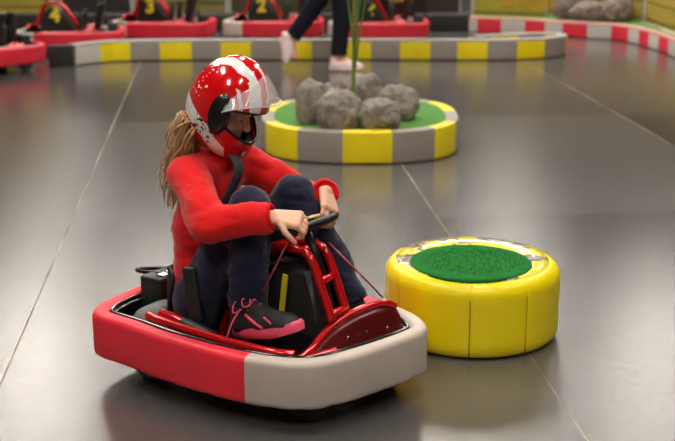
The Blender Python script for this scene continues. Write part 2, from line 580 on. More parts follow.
# turf bed behind the bend barrier
inner = [p + n * -.05 for p, n in zip(rpth, norm2(rpth, False))]
bm = bmesh.new()
outer = [Vector((1.42, 12.70)), Vector((2.12, 12.49)), Vector((2.20, 12.83)), Vector((2.80, 12.31)), Vector((2.95, 12.2)), Vector((3.0, 11.2)), Vector((3.05, 10.0)), Vector((3.2, 8.8))]
vs = [bm.verts.new((p.x, p.y, z)) for z in (0, .145) for p in inner + outer[::-1]]
N = len(vs) // 2
bm.faces.new(vs[N:]); bm.faces.new(vs[:N][::-1])
for k in range(N): bm.faces.new((vs[k], vs[(k + 1) % N], vs[N + (k + 1) % N], vs[N + k]))
bmesh.ops.recalc_face_normals(bm, faces=bm.faces)
o = mesh_obj('turf_bed', bm, M['turf2'], smooth=False)
tag(o, 'raised strip of green artificial turf behind the red and grey barrier', 'turf')

bm = bmesh.new()
tube(bm, [(p.x - .02, p.y, .150) for p in outer[4:]], .014, 8)
mesh_obj('edge_strip', bm, M['hel_white'], o)
# banners on frames, back and right
def panel(name, a, b, z0, z1, th, m, label, cat='banner', post=True):
    a, b = Vector(a), Vector(b)
    t = thing(name, (0, 0, 0), 0, label, cat)
    d = b - a; L = d.length; ang = math.atan2(d.y, d.x)
    bm = bmesh.new(); box(bm, (*((a + b) / 2), (z0 + z1) / 2), (L, th, z1 - z0), Matrix.Rotation(ang, 3, 'Z'), .004)
    mesh_obj('sheet', bm, m, t, False)
    if post:
        for q in (a, b):
            bm = bmesh.new(); box(bm, (q.x, q.y + .03, (z0 + z1) / 2), (.05, .05, z1 - z0), bev=.006)
            mesh_obj('post', bm, M['ltgrey'], t, False)
    return t
yb = panel('plank_banner', (1.40, 12.74), (2.10, 12.53), .1, .75, .02, M['planks'], 'olive yellow plank-patterned banner with orange lettering beside the dark panels')
panel('plank_banner', (3.02, 12.1), (3.28, 8.4), .1, .62, .02, M['planks_r'], 'ochre yellow banner running along the right-hand bend')
panel('plank_banner', (-4.6, 13.3), (-3.02, 13.3), .0, 1.5, .02, M['planks'], 'olive yellow plank-patterned banner at the far left behind the number 4 kart')
M['brownwood'] = plankwall('brown_boards', (96, 88, 46), (142, 128, 66), (60, 50, 26), .2)
panel('board_screen', (-2.16, 13.3), (-1.2, 13.3), .0, 1.5, .03, M['brownwood'], 'brownish yellow board screen behind the number 3 kart', 'screen')
panel('dark_screen', (-2.95, 13.3), (-2.22, 13.3), .0, 1.5, .03, M['black_v'], 'near-black screen panel between the yellow banner and the board screen', 'screen')
panel('dark_screen', (.45, 13.3), (1.30, 13.3), .0, 1.5, .03, mat('brown_black', (50, 40, 34), .5), 'dark brown screen panel left of the lettered banner', 'screen')
panel('dark_screen', (-1.14, 13.35), (.4, 13.35), .0, 1.5, .03, mat('olive_black', (66, 60, 34), .5), 'dark olive screen panel behind the number 2 kart', 'screen')
me = text_mesh('PIT BOSS', .115, .004, .004)
me.materials.append(mat('banner_letters', (214, 150, 40), .5))
o = bpy.data.objects.new('lettering', me); C.objects.link(o); o.parent = yb
o.location = (1.915, 12.572, .265); o.rotation_euler = (R(90), 0, R(-16.7))

panel('plank_banner', (2.16, 12.92), (3.0, 12.18), .1, .75, .02, M['planks_r'], 'ochre banner set at an angle behind the brown rocks')
# crest sign behind kart 6
sg = thing('crest_sign', (0.60, 12.2, 0), 0, 'black sign with a pale crest over a gold bar, behind the number 6 kart', 'sign')
bm = bmesh.new(); box(bm, (0, 0, .40), (.56, .03, .55), bev=.006); mesh_obj('board', bm, M['hel_black'], sg, False)
bm = bmesh.new()
cr = [(-.035, 0), (.035, 0), (.045, .06), (.10, .09), (.11, .17), (.05, .15), (0, .19), (-.05, .15), (-.11, .17), (-.10, .09), (-.045, .06)]
fv = [bm.verts.new((x, -.018, .40 + z)) for x, z in cr]; bv = [bm.verts.new((x, -.014, .40 + z)) for x, z in cr]
bm.faces.new(fv)
for k in range(len(cr)): bm.faces.new((fv[k], fv[k - 1], bv[k - 1], bv[k]))
mesh_obj('crest', bm, M['hel_white'], sg, False)
bm = bmesh.new(); box(bm, (0.02, -.018, .345), (.24, .008, .055)); mesh_obj('gold_bar', bm, mat('gold_paint', (150, 112, 34), .5), sg, False)
for sx in (-.25, .25):
    bm = bmesh.new(); box(bm, (sx, 0, .06), (.04, .12, .12)); mesh_obj('foot', bm, M['black'], sg, False)

# ------------------------------------------------------------------ rocks
def rock(name, c, r, seed, m, label, rz=0, group=None, tilt=0):
    bm = bmesh.new()
    bmesh.ops.create_icosphere(bm, subdivisions=5, radius=1)
    off = Vector((seed * 3.1, seed * 1.7, seed * 5.3))
    for v in bm.verts:
        d = v.co.normalized()
        e = 1 / (abs(d.x) ** 3 + abs(d.y) ** 3 + abs(d.z) ** 3) ** (1 / 3)
        k = (1 * .45 + e * .55)
        k *= 1 + .18 * noise.noise(d * 1.4 + off) + .09 * noise.noise(d * 2.6 + off) + .03 * noise.noise(d * 7 + off) + .008 * noise.noise(d * 18 + off)
        ridge = abs(noise.noise(Vector((d.x * 5, d.y * 5, d.z * 1.5)) + off))
        k *= 1 - .08 * (1 - min(1, ridge * 5))
        v.co = Vector((d.x * r[0] * k, d.y * r[1] * k, max(-r[2] * .8, d.z * r[2] * k)))
    o = mesh_obj(name, bm, m)
    zmin = min(v.co.z for v in o.data.vertices)
    o.rotation_euler = (0, R(tilt), rz)
    o.location = (c[0], c[1], c[2] - zmin * .93)
    return tag(o, label, 'rock', group)
IZ = .172
RG = 'rocks piled on the green island'
rock('rock', (-.150, 6.56, IZ), (.078, .07, .138), 1, M['rock'], 'tall narrow grey rock at the left end of the rock pile on the island', .2, RG, 6)
rock('rock', (.008, 6.44, IZ), (.118, .085, .118), 2, M['rock'], 'broad rounded grey rock at the front centre of the island pile', .5, RG)
rock('rock', (.15, 6.86, IZ), (.105, .075, .135), 5, M['rock'], 'flat-topped grey rock behind the plant stalk on the island', .1, RG)
rock('rock', (.325, 6.70, IZ), (.118, .10, .108), 4, M['rock'], 'sloping grey rock at the right rear of the island pile', -.3, RG, 10)
rock('rock', (.225, 6.43, IZ), (.112, .08, .09), 9, M['rock'], 'low blocky grey rock at the front right of the island pile', .05, RG)
rock('rock', (-.04, 6.74, IZ), (.06, .06, .115), 6, M['rock'], 'small grey rock showing in the gap behind the tall left rock on the island', .9, RG)
RG2 = 'rocks on the turf bed by the banner'
rock('rock', (2.30, 12.30, .143), (.16, .12, .17), 11, M['rock2'], 'brownish boulder at the left of the group by the far banner', .3, RG2)
rock('rock', (2.48, 12.16, .143), (.20, .12, .11), 12, M['rock2'], 'low brownish boulder in the middle of the group by the far banner', 0, RG2)
rock('rock', (2.74, 12.10, .143), (.17, .12, .14), 13, M['rock2'], 'brownish boulder at the right of the group by the far banner', .6, RG2)
rock('rock', (2.52, 12.45, .143), (.14, .11, .19), 14, M['rock2'], 'darker upright boulder at the back of the group by the far banner', 1.1, RG2)

# ------------------------------------------------------------------ island
isl = thing('traffic_island', (.125, 6.86, 0), 0, 'round-cornered track island with yellow and grey edge, green turf and rocks on top', 'island')
ipts = []
for k in range(120):
    t = 2 * PI * k / 120 - PI / 2
    e = 2.7
    c_, s_ = math.cos(t), math.sin(t)
    ipts.append(Vector((.515 * abs(c_) ** (2 / e) * (1 if c_ > 0 else -1), .525 * abs(s_) ** (2 / e) * (1 if s_ > 0 else -1))))
ipts.append(ipts[0].copy())
iL = arclen(ipts)
def iarc(px):  # front side break by pixel column (CCW from front centre)
    best = 0
    for k in range(len(ipts) - 1):
        a, b = ipts[k], ipts[k + 1]
        if (a.y < .25 and b.y < .25):
            fa = .125 + a.x - px_to_x(px, 6.86 + a.y); fb_ = .125 + b.x - px_to_x(px, 6.86 + b.y)
            if fa <= 0 < fb_: best = iL[k] + (iL[k + 1] - iL[k]) * (-fa) / (fb_ - fa)
    return best
T = iL[-1]
bk = sorted([iarc(391), iarc(430), iarc(449)])
bl = sorted([iarc(272), iarc(301), iarc(343)])
mid = bk[2]; end = bl[0]
n_ = 7
brk = [0] + bk + [mid + (end - mid) * k / n_ for k in range(1, n_)] + bl + [T]
cols = ['yellow']
for i in range(1, len(brk) - 1): cols.append('grey' if i % 2 else 'yellow')
if cols[-1] != 'yellow': cols[-1] = 'yellow'
segmented(isl, ipts, brk, cols, .075, .177, {'yellow': 'yellow_block', 'grey': 'grey_block'}, closed=True, step=.02)
bm = bmesh.new()
vs = [bm.verts.new((p.x * .94, p.y * .94, z)) for z in (.01, .172) for p in ipts[:-1]]
N = len(vs) // 2
bm.faces.new(vs[N:]); bm.faces.new(vs[:N][::-1])
for k in range(N): bm.faces.new((vs[k], vs[(k + 1) % N], vs[N + (k + 1) % N], vs[N + k]))
bmesh.ops.recalc_face_normals(bm, faces=bm.faces)
mesh_obj('turf', bm, M['turf2'], isl, False)

# palm stalk
pl = thing('potted_palm', (.092, 6.66, IZ), 0, 'slender green palm stalk growing up between the island rocks', 'plant')
bm = bmesh.new()
sp = crom([(0, 0, -.0), (-.004, 0, .25), (.004, 0, .5), (.0, 0, .8), (.02, 0, 1.1)], False, 8)
tube(bm, sp, [.011 + .004 * i / len(sp) for i in range(len(sp))], 10)
mesh_obj('stem', bm, M['stalk'], pl)
for k, (dx, dy, h0, h1, w) in enumerate([(-.09, .0, .30, 1.0, .016), (.13, .02, .22, 1.0, .014), (.07, -.03, .28, 1.05, .016), (-.02, .04, .5, 1.2, .018), (.12, 0, .5, 1.2, .014)]):
    bm = bmesh.new()
    pts = crom([(0, 0, h0), (dx * .25, dy * .25, h0 + (h1 - h0) * .35), (dx * .7, dy * .7, h0 + (h1 - h0) * .7), (dx * 1.8, dy * 1.8, h1), (dx * 4, dy * 4, h1 + .1), (dx * 6, dy * 6, h1 - .05)], False, 6)
    tube(bm, pts, [w * (.5 + .8 * math.sin(PI * min(1, (i + 2) / len(pts)))) for i in range(len(pts))], 8, flat=.3)
    mesh_obj('leaf', bm, M['leaf'], pl)

# ------------------------------------------------------------------ yellow drum
dr = thing('drum_bumper', (.436, 3.805, 0), 0, 'round yellow padded drum with a green turf disc on top beside the kart', 'bumper')
s = NT('drum_worn_tape')
yl = srgb((248, 226, 20))
f1 = s.ramp(s.noise(5.5, 5, .62), .46, .50)
f2 = s.ramp(s.noise(34, 5, .7), .4, .6)
dirt = s.mix(f2, srgb((70, 56, 48)), srgb((176, 164, 150)))
s.l(s.mix(f1, yl, dirt), s.b.inputs['Base Color'])
s.b.inputs['Roughness'].default_value = .2
s.b.inputs['Coat Weight'].default_value = .5
s.bump(s.noise(45, 5, .7), .004)
M['tape'] = s.m
RD, HD = .282, .243
def lathe(bm, prof, n=96, disp=None):
    rings = []
    for r, z in prof:
        if r < 1e-6: rings.append([bm.verts.new((0, 0, z))])
        else:
            rr = []
            for k in range(n):
                a = 2 * PI * k / n
                d = disp(a, r, z) if disp else 0
                rr.append(bm.verts.new(((r + d) * math.cos(a), (r + d) * math.sin(a), z)))
            rings.append(rr)
    for A, B in zip(rings, rings[1:]):
        if len(A) == 1 and len(B) == 1: continue
        for k in range(n):
            if len(A) == 1: bm.faces.new((A[0], B[(k + 1) % n], B[k]))
            elif len(B) == 1: bm.faces.new((A[k], A[(k + 1) % n], B[0]))
            else: bm.faces.new((A[k], A[(k + 1) % n], B[(k + 1) % n], B[k]))
    bmesh.ops.recalc_face_normals(bm, faces=bm.faces)
seam_a = [R(-97), R(-59), R(-150), R(30), R(80), R(130), R(180)]
def ddisp(a, r, z):
    d = .0025 * noise.noise(Vector((math.cos(a) * 3, math.sin(a) * 3, z * 8)))
    for q in seam_a:
        da = abs((a - q + PI) % (2 * PI) - PI)
        d -= .004 * math.exp(-(da / .012) ** 2)
    return d
prof = [(0, .004), (RD - .02, .004), (RD - .006, .012)] + [(RD, .03 + .165 * k / 8) for k in range(9)]
for k in range(1, 9):
    a = R(90 * k / 9); prof.append((RD - .04 + .04 * math.cos(a), .198 + .046 * math.sin(a)))
prof += [(RD - .043, .2445), (RD - .055, .246)]
bm = bmesh.new(); lathe(bm, prof, 360, ddisp); mesh_obj('padded_side', bm, M['drum'], dr)
bm = bmesh.new(); lathe(bm, [(RD - .034, .240), (RD - .038, .2475), (RD - .06, .249), (.16, .249), (.15, .244), (0, .244)], 180,
      lambda a, r, z: .002 * noise.noise(Vector((math.cos(a) * 6, math.sin(a) * 6, r * 50))) if r > .155 else 0)
tag(mesh_obj('taped_rim', bm, M['tape'], dr), 'scuffed, peeling clear tape ring')
for q in seam_a[:3]:
    bm = bmesh.new()
    pts = [Vector(((RD - .0035) * math.cos(q), (RD - .0035) * math.sin(q), z)) for z in (.01, .08, .15, .195)]
    tube(bm, pts, .0022, 6)
    mesh_obj('side_seam', bm, mat('seam_brown', (150, 112, 10), .6), dr)
bm = bmesh.new()
lathe(bm, [(0, .240), (.190, .240), (.192, .243), (.192, .250), (.188, .254), (.17, .256), (.08, .257), (0, .258)], 240,
      lambda a, r, z: .003 * noise.noise(Vector((math.cos(a) * 30, math.sin(a) * 30, z * 60))))
td = mesh_obj('turf_disc', bm, M['turf'], dr); td.location = (-.012, -.062, 0)
# turf fibres round the disc, standing pile
bm = bmesh.new()
for k in range(5200):
    r = .190 * math.sqrt(random.random()); a = random.random() * 2 * PI
    if k < 900: r = .190
    x, y = r * math.cos(a), r * math.sin(a)
    z = .2575 - .008 * (r / .195) ** 6 if r < .188 else .243 + random.random() * .008
    h = .003 + random.random() * .003
    dx, dy = random.uniform(-.003, .003), random.uniform(-.003, .003)
    if k < 900: dx += math.cos(a) * .004; dy += math.sin(a) * .004
    b_ = random.random() * PI; w = .0012
    v = [bm.verts.new((x - w * math.cos(b_), y - w * math.sin(b_), z - .003)), bm.verts.new((x + w * math.cos(b_), y + w * math.sin(b_), z - .003)), bm.verts.new((x + dx, y + dy, z + h))]
    bm.faces.new(v)
tag(mesh_obj('turf_pile', bm, M['turf'], td, False), kind='stuff')

# ------------------------------------------------------------------ karts
OUT = [(-.505, .0), (-.495, -.16), (-.465, -.235), (-.42, -.270), (-.301, -.283), (-.146, -.305), (.044, -.312), (.148, -.306), (.262, -.277), (.335, -.222), (.380, -.13), (.418, .0),
       (.440, .10), (.438, .165), (.385, .228), (.28, .280), (.137, .32), (0, .332), (-.2, .33), (-.36, .31), (-.46, .25), (-.495, .14)]
outline = [v.to_2d() for v in crom([(x, y, 0) for x, y in OUT], True, 10)]
on = norm2(outline, True)
def make_kart(loc, rz, label, number, main=False, group=None):
    k = thing('racing_kart', loc, rz, label, 'kart', group)
    RED = M['bump_red'] if main else M['bump_red_dull']
    WH = M['bump_white'] if main else M['bump_white_dull']
    N = len(outline)
    # seam indices
    near = min(range(N), key=lambda i: (outline[i] - Vector((.150, -.306))).length)
    far = min(range(N), key=lambda i: (outline[i] - Vector((.262, .303))).length)
    prof = rrect(-.052, 0, .068, .205, .018, 5)
    def piece(name, idx, m):
        pp = [outline[i % N] for i in idx]; nn = [on[i % N] for i in idx]
        bm = bmesh.new()
        sweep(bm, pp, nn, prof)
        for v in bm.verts:
            n0 = noise.noise(Vector((v.co.x * 9, v.co.y * 9, v.co.z * 9 + number if isinstance(number, int) else 1)))
            v.co += Vector((v.co.x, v.co.y, 0)).normalized() * n0 * .0025
            if v.co.z < .09: v.co.z += .003 * noise.noise(v.co * 30)
        return smooth_angle(mesh_obj(name, bm, m, k), 50)
    piece('front_bumper', range(near, far + 1), WH)
    piece('rear_bumper', range(far, near + N + 1), RED)
    bm = bmesh.new()
    tube(bm, [(p.x - n.x * .056, p.y - n.y * .056, .198) for p, n in zip(outline[::3], on[::3])], .0065, 8, True)
    mesh_obj('rim_trim', bm, M['trim'], k)
    bm = bmesh.new()
    tube(bm, [(p.x - n.x * .064, p.y - n.y * .064, .188) for p, n in zip(outline[::3], on[::3])], .004, 8, True)
    mesh_obj('rim_strip', bm, M['steel'], k)
    # pan
    bm = bmesh.new()
    sweep(bm, outline, on, [(-.075, .06), (-.05, .06), (-.05, .195), (-.062, .195), (-.066, .075), (-.075, .072)], True)
    vs = [bm.verts.new((p.x - n.x * .07, p.y - n.y * .07, .065)) for p, n in zip(outline, on)]
    bm.faces.new(vs)
    bmesh.ops.recalc_face_normals(bm, faces=bm.faces)
    smooth_angle(mesh_obj('floor_pan', bm, M['black'], k))
    # wheels
    for wx, wy in ((-.30, -.165), (-.30, .185), (.25, -.165), (.27, .175)):
        bm = bmesh.new()
        prof_w = [(.03, -.03), (.055, -.034), (.068, -.03), (.074, -.018), (.075, 0), (.074, .018), (.068, .03), (.055, .034), (.03, .03), (.03, -.03)]
        lathe(bm, prof_w, 36)
        w = mesh_obj('wheel', bm, M['rubber'] if wx < 0 else M['tyre'], k)
        w.matrix_local = Matrix.Translation((wx, wy, .076)) @ Matrix.Rotation(R(90), 4, 'X')
        bm = bmesh.new(); lathe(bm, [(0, -.02), (.03, -.024), (.032, 0), (.03, .024), (0, .02)], 24)
        mesh_obj('hub', bm, M['steel'], w)
    # frame tubes
    for sg_ in (-1, 1):
        bm = bmesh.new()
        e = .0 if sg_ < 0 else .03
        pts = crom([(-.30, sg_ * .10, .14), (-.285, sg_ * (.185 + e * .3), .200), (-.24, sg_ * (.205 + e * .4), .203), (0, sg_ * (.215 + e), .195), (.17, sg_ * (.212 + e), .194), (.225, sg_ * (.185 + e), .190)], False, 8)
        tube(bm, pts, .013, 12)
        mesh_obj('side_rail', bm, M['red_metal'], k)
    # front foot guard: curved tube with sloping plate below it
    gp = crom([(.195, -.205, .182), (.235, -.19, .178), (.25, -.14, .196), (.245, -.07, .218), (.250, 0, .236), (.268, .06, .25), (.29, .12, .256), (.305, .16, .252), (.315, .19, .235)], False, 8)
    bm = bmesh.new(); tube(bm, gp, .0115, 12)
    mesh_obj('guard_tube', bm, M['red_metal'], k)
    bm = bmesh.new()
    rows = []
    for t in range(7):
        tt = t / 6
        rows.append([bm.verts.new((p.x + .085 * tt, p.y, (p.z * (1 - tt) + .10 * tt) - .002)) for p in gp])
    for A, B in zip(rows, rows[1:]):
        for i in range(len(A) - 1): bm.faces.new((A[i], A[i + 1], B[i + 1], B[i]))
    o = mesh_obj('foot_guard', bm, mat('guard_dark_red', (92, 7, 9), .35, .3, coat=.3), k)
    md = o.modifiers.new('s', 'SOLIDIFY'); md.thickness = .004
    if main:
        for (bx, by, bz) in ((.291, -.02, .196), (.30, -.035, .165), (.315, .04, .20), (.325, .02, .155), (.345, .10, .20), (.29, -.09, .165)):
            bm = bmesh.new(); ellipsoid(bm, (0, 0, 0), (.0045, .0045, .009), seg=12)
            b = mesh_obj('bolt', bm, M['steel'], k); b.location = (bx, by, bz)
        bm = bmesh.new(); capsule(bm, (.262, -.15, .178), (.30, -.10, .186), .012, .012)
        mesh_obj('bumper_peg', bm, M['red_metal'], k)
    # pylon: two front tubes with rungs, top hoop, rear legs
    for sg_ in (-1, 1):
        y = .038 * sg_
        bm = bmesh.new()
        tube(bm, crom([(.045, y * .9, .428), (.11, y, .434), (.155, y, .430), (.185, y, .405), (.215, y, .335), (.25, y, .245)], False, 8), .013, 12)
        mesh_obj('pylon_tube', bm, M['red_metal'], k)
        bm = bmesh.new()
        tube(bm, crom([(.06, y, .43), (.02, y, .41), (-.045, y * 1.2, .33), (-.12, y * 1.3, .18), (-.13, y * 1.3, .08)], False, 8), .0125, 12)
        mesh_obj('pylon_leg', bm, M['red_metal'], k)
    for (x_, z_) in ((.208, .352), (.245, .262), (.15, .431), (.05, .428)):
        bm = bmesh.new(); tube(bm, [(x_, -.038, z_), (x_, .038, z_)], .012, 12)
        mesh_obj('rung', bm, M['red_metal'], k)
    # column cover
    bm = bmesh.new()
    lo = [(-.11, -.06, .08), (.225, -.06, .08), (.225, .06, .08), (-.11, .06, .08)]
    md_ = [(-.09, -.06, .21), (.215, -.06, .25), (.215, .06, .25), (-.09, .06, .21)]
    hi = [(.03, -.045, .385), (.175, -.045, .385), (.175, .045, .385), (.03, .045, .385)]
    rr = [[bm.verts.new(p) for p in q] for q in (lo, md_, hi)]
    for A, B in zip(rr, rr[1:]):
        for i in range(4): bm.faces.new((A[i], A[(i + 1) % 4], B[(i + 1) % 4], B[i]))
    bm.faces.new(rr[2]); bm.faces.new(rr[0][::-1])
    bmesh.ops.recalc_face_normals(bm, faces=bm.faces)
    bmesh.ops.bevel(bm, geom=list(bm.edges), offset=.022, segments=5, affect='EDGES')
    smooth_angle(mesh_obj('column_cover', bm, M['dark'] if main else M['black'], k), 50)
    for sg_ in (-1, 1):
        bm = bmesh.new()
        if main:
            box(bm, (.115, 0, .315), (.017, .004, .115), Matrix.Rotation(R(10), 3, 'Y'))
            o = mesh_obj('number_strip', bm, M['num'], k, False)
            o.location = (0, sg_ * .0565, 0); o.rotation_euler = (R(4 * -sg_), 0, 0)
        else:
            me = text_mesh(str(number), .17, .003, .007); bm.free()
            me.materials.append(M['num'])
            o = bpy.data.objects.new('number', me); C.objects.link(o); o.parent = k
            o.location = (.085 - (.055 if number == 6 else 0), sg_ * .0635, .33 - (.05 if number == 6 else 0)); o.rotation_euler = (R(84) , 0, 0 if sg_ < 0 else PI)
    # steering
    st_c = Vector((.132, 0, .497)); nrm = Vector((-.30, 0, 1)).normalized()
    bm = bmesh.new(); tube(bm, [(.205, 0, .33), st_c], .013, 12); mesh_obj('steering_column', bm, M['black'], k)
    a = Vector((0, 1, 0)); b_ = nrm.cross(a)
    sw_bm = bmesh.new()
    pts = [st_c + (a * math.cos(t) * .102 + b_ * math.sin(t) * .080) for t in [2 * PI * i / 40 for i in range(40)]]
    tube(sw_bm, pts, .0125, 12, True)
    sw = mesh_obj('steering_wheel', sw_bm, M['black'], k)
    bm = bmesh.new()
    for t in (0, PI, -PI / 2): tube(bm, [st_c - nrm * .005, st_c - nrm * .003 + (a * math.cos(t) + b_ * math.sin(t)) * .085], .012, 8, flat=.35)
    ellipsoid(bm, st_c, (.032, .032, .014), seg=20)
    mesh_obj('wheel_spokes', bm, M['black'], sw)
    if main:
        bm = bmesh.new(); box(bm, st_c + Vector((.01, 0.02, .018)), (.03, .05, .005), Matrix.Rotation(R(-17), 3, 'Y'), .002)
        tag(mesh_obj('wheel_badge', bm, mat('badge_cream', (214, 198, 130), .4), sw, False), 'cream badge on the wheel hub')
        for q in ([(.145, -.10, .47), (.09, -.14, .33)], [(.18, .05, .44), (.30, .15, .27)]):
            bm = bmesh.new(); tube(bm, q, .0028, 6); mesh_obj('cable', bm, mat('cable_pink', (176, 70, 86), .5), k)
    # seat
    bm = bmesh.new()
    sec = [(-.02, .10), (-.06, .105), (-.20, .115), (-.26, .14), (-.295, .21), (-.31, .27), (-.315, .32)]
    hw = [.11, .13, .145, .145, .14, .13, .11]
    if not main: sec[-2:] = [(-.325, .33), (-.345, .44)]
    rows = []
    for (sx, sz), w in zip(sec, hw):
        row = []
        for j in range(13):
            u = -1 + 2 * j / 12
            lift = .055 * max(0, abs(u) - .6) / .4
            back = .06 * max(0, abs(u) - .6) / .4
            isb = min(1, max(0, (sz - .13) / .12))
            row.append(bm.verts.new((sx + back * isb, u * w, sz + lift * (1 - isb))))
        rows.append(row)
    for A, B in zip(rows, rows[1:]):
        for i in range(12): bm.faces.new((A[i], A[i + 1], B[i + 1], B[i]))
    o = mesh_obj('seat', bm, M['black'] if main else M['hel_black'], k)
    m1 = o.modifiers.new('s', 'SOLIDIFY'); m1.thickness = .014; m1.offset = 0
    m2 = o.modifiers.new('b', 'SUBSURF'); m2.levels = m2.render_levels = 2
    # seat side wing and grip, stub tube
    for sg_ in (-1, 1):
        bm = bmesh.new()
        box(bm, (-.145, sg_ * .160, .285), (.048, .016, .16), Matrix.Rotation(R(-8), 3, 'Y'), .008)
        smooth_angle(mesh_obj('seat_wing', bm, M['green_black'], k), 50)
        bm = bmesh.new(); tube(bm, crom([(-.25, sg_ * .178, .212), (-.20, sg_ * .178, .206), (-.155, sg_ * .178, .196)], False, 6), .0165, 12)
        mesh_obj('stub_tube', bm, M['red_metal'], k)
        bm = bmesh.new(); capsule(bm, (-.16, sg_ * .178, .197), (-.06, sg_ * .178, .180), .021, .0195)
        mesh_obj('grip', bm, M['dark'], k)
    bm = bmesh.new(); capsule(bm, (-.318, -.155, .162), (-.318, -.085, .162), .052, .052, 28)
    mesh_obj('drive_cover', bm, M['rubber'], k)
    # battery box with handle
    bm = bmesh.new(); box(bm, (-.405, .015, .17), (.085, .13, .18), bev=.008)
    bx = smooth_angle(mesh_obj('battery_box', bm, M['green_black'], k), 50)
    bm = bmesh.new(); box(bm, (-.385, .0, .262), (.03, .05, .006), bev=.002); mesh_obj('latch', bm, M['steel'], bx, False)
    bm = bmesh.new()
    pts = [Vector((-.44 + .085 * math.cos(t), .03 + .026 * math.sin(t), .255 + .03 * math.cos(t) * .35)) for t in [2 * PI * i / 36 for i in range(36)]]
    tube(bm, pts, .0065, 10, True)
    mesh_obj('lift_handle', bm, M['black'], bx)
    bm = bmesh.new(); ellipsoid(bm, (-.36, .0, .283), (.014, .014, .012), seg=14); mesh_obj('handle_knob', bm, M['black'], bx)
    if not main:
        bm = bmesh.new(); tube(bm, crom([(-.33, -.05, .42), (-.30, -.07, .33), (-.24, -.05, .2), (-.1, -.1, .14)], False, 8), .022, 10, flat=.2)
        mesh_obj('belt', bm, M['strap'], k)
    return k

KC = (-.203, 3.374, 0); KA = R(-33.2)
make_kart(KC, KA, 'red and white bumpered kart driven by the girl in the red helmet', 1, True)

def parked(pL, pR, z, tL, label, number, off=0):
    """place a parked kart by two picture points on its near (left) side"""
    a, b = G(*pL, z), G(*pR, z)
    d = (a - b); ang = math.atan2(d.y, d.x)
    c = (a + b) / 2
    u = Vector((math.cos(ang), math.sin(ang))); n = Vector((-u.y, u.x))
    p = c - u * tL - n * (.32 + off)
    return make_kart((p.x, p.y, 0), ang, label, number, group='karts parked behind the track barrier')
PG = []
def park(x, y, deg, num, label): return make_kart((x, y, 0), R(deg), label, num, group='karts parked behind the barrier')
park(.355, 11.64, 180, 6, 'parked kart with yellow number 6, nearest the crest sign')
park(-.63, 11.74, 180, 2, 'parked kart with yellow number 2, just left of the walking person')
park(-1.66, 11.66, 174, 3, 'parked kart with yellow number 3, in front of the brownish board screen')
park(-2.38, 10.86, 187, 4, 'parked kart with yellow number 4, close behind the black end block')
park(-2.82, 9.66, 230, 5, 'partly cropped parked kart at the left edge with a glossy black seat')

# ------------------------------------------------------------------ people
def finger(bm, base, dirs, lens, r):
    p = Vector(base)
    for i, (d, l) in enumerate(zip(dirs, lens)):
        q = p + Vector(d).normalized() * l
        capsule(bm, p, q, r * (1 - .1 * i), r * (1 - .1 * (i + 1)), 12)
        p = q
    return p

def hand(bm, wrist, fwd, palm_n, side, grip=.8, L=.145):
    """palm and five fingers. fwd: wrist->knuckles, palm_n: out of the palm, side: +1 thumb on cross(fwd,palm_n)"""
    f = Vector(fwd).normalized(); n = Vector(palm_n); n = (n - f * n.dot(f)).normalized()
    t = f.cross(n) * side
    w = Vector(wrist)
    pl_ = L * .5
    # palm
    for u in (-.30, -.1, .1, .30):
        capsule(bm, w + t * u * L * .30, w + f * pl_ + t * u * L * .58, L * .095, L * .085, 12)
    # fingers
    for i, (u, ln) in enumerate(((.34, .90), (.12, 1.0), (-.11, .93), (-.33, .74))):
        b = w + f * pl_ * .98 + t * u * L * .55
        a1, a2, a3 = 35 * grip + 5, 85 * grip + 10, 120 * grip + 15
        ds = [f * math.cos(R(a)) + n * math.sin(R(a)) + t * u * .1 for a in (a1, a2 + 10, a3 + 25)]
        seg = L * .5 * ln
        finger(bm, b, ds, (seg * .46, seg * .30, seg * .24), L * .062 * (1 if i < 3 else .88))
    # thumb
    b = w + f * pl_ * .35 + t * L * .17
    ds = [(f * .55 + t * .7 + n * .35), (f * .75 + t * .25 + n * .6), (f * .6 - t * .05 + n * .8)]
    finger(bm, b, ds, (L * .20, L * .18, L * .14), L * .075)

girl = thing('person', KC, KA, 'girl in a red sweater, navy trousers and red racing helmet steering the front kart', 'person')
SHN, SHF = Vector((-.190, -.112, .618)), Vector((-.165, .115, .618))
ELN, ELF = Vector((-.035, -.215, .522)), Vector((.01, .235, .49))
WRN, WRF = Vector((.140, -.150, .553)), Vector((.115, .135, .560))
HIPN, HIPF = Vector((-.19, -.075, .235)), Vector((-.19, .075, .235))
KNN, KNF = Vector((.015, -.088, .545)), Vector((.03, .10, .545))
ANN, ANF = Vector((.030, -.135, .250)), Vector((.215, .125, .235))
HC = Vector((-.128, .0, .810))     # head centre
YAW, PIT = R(12), R(31)
HR = Matrix.Rotation(YAW, 3, 'Z') @ Matrix.Rotation(PIT, 3, 'Y')
H = lambda x, y, z: HC + HR @ Vector((x, y, z))
F = lambda x, y, z: H(x * .95 - .009, y, z)
bm = bmesh.new()
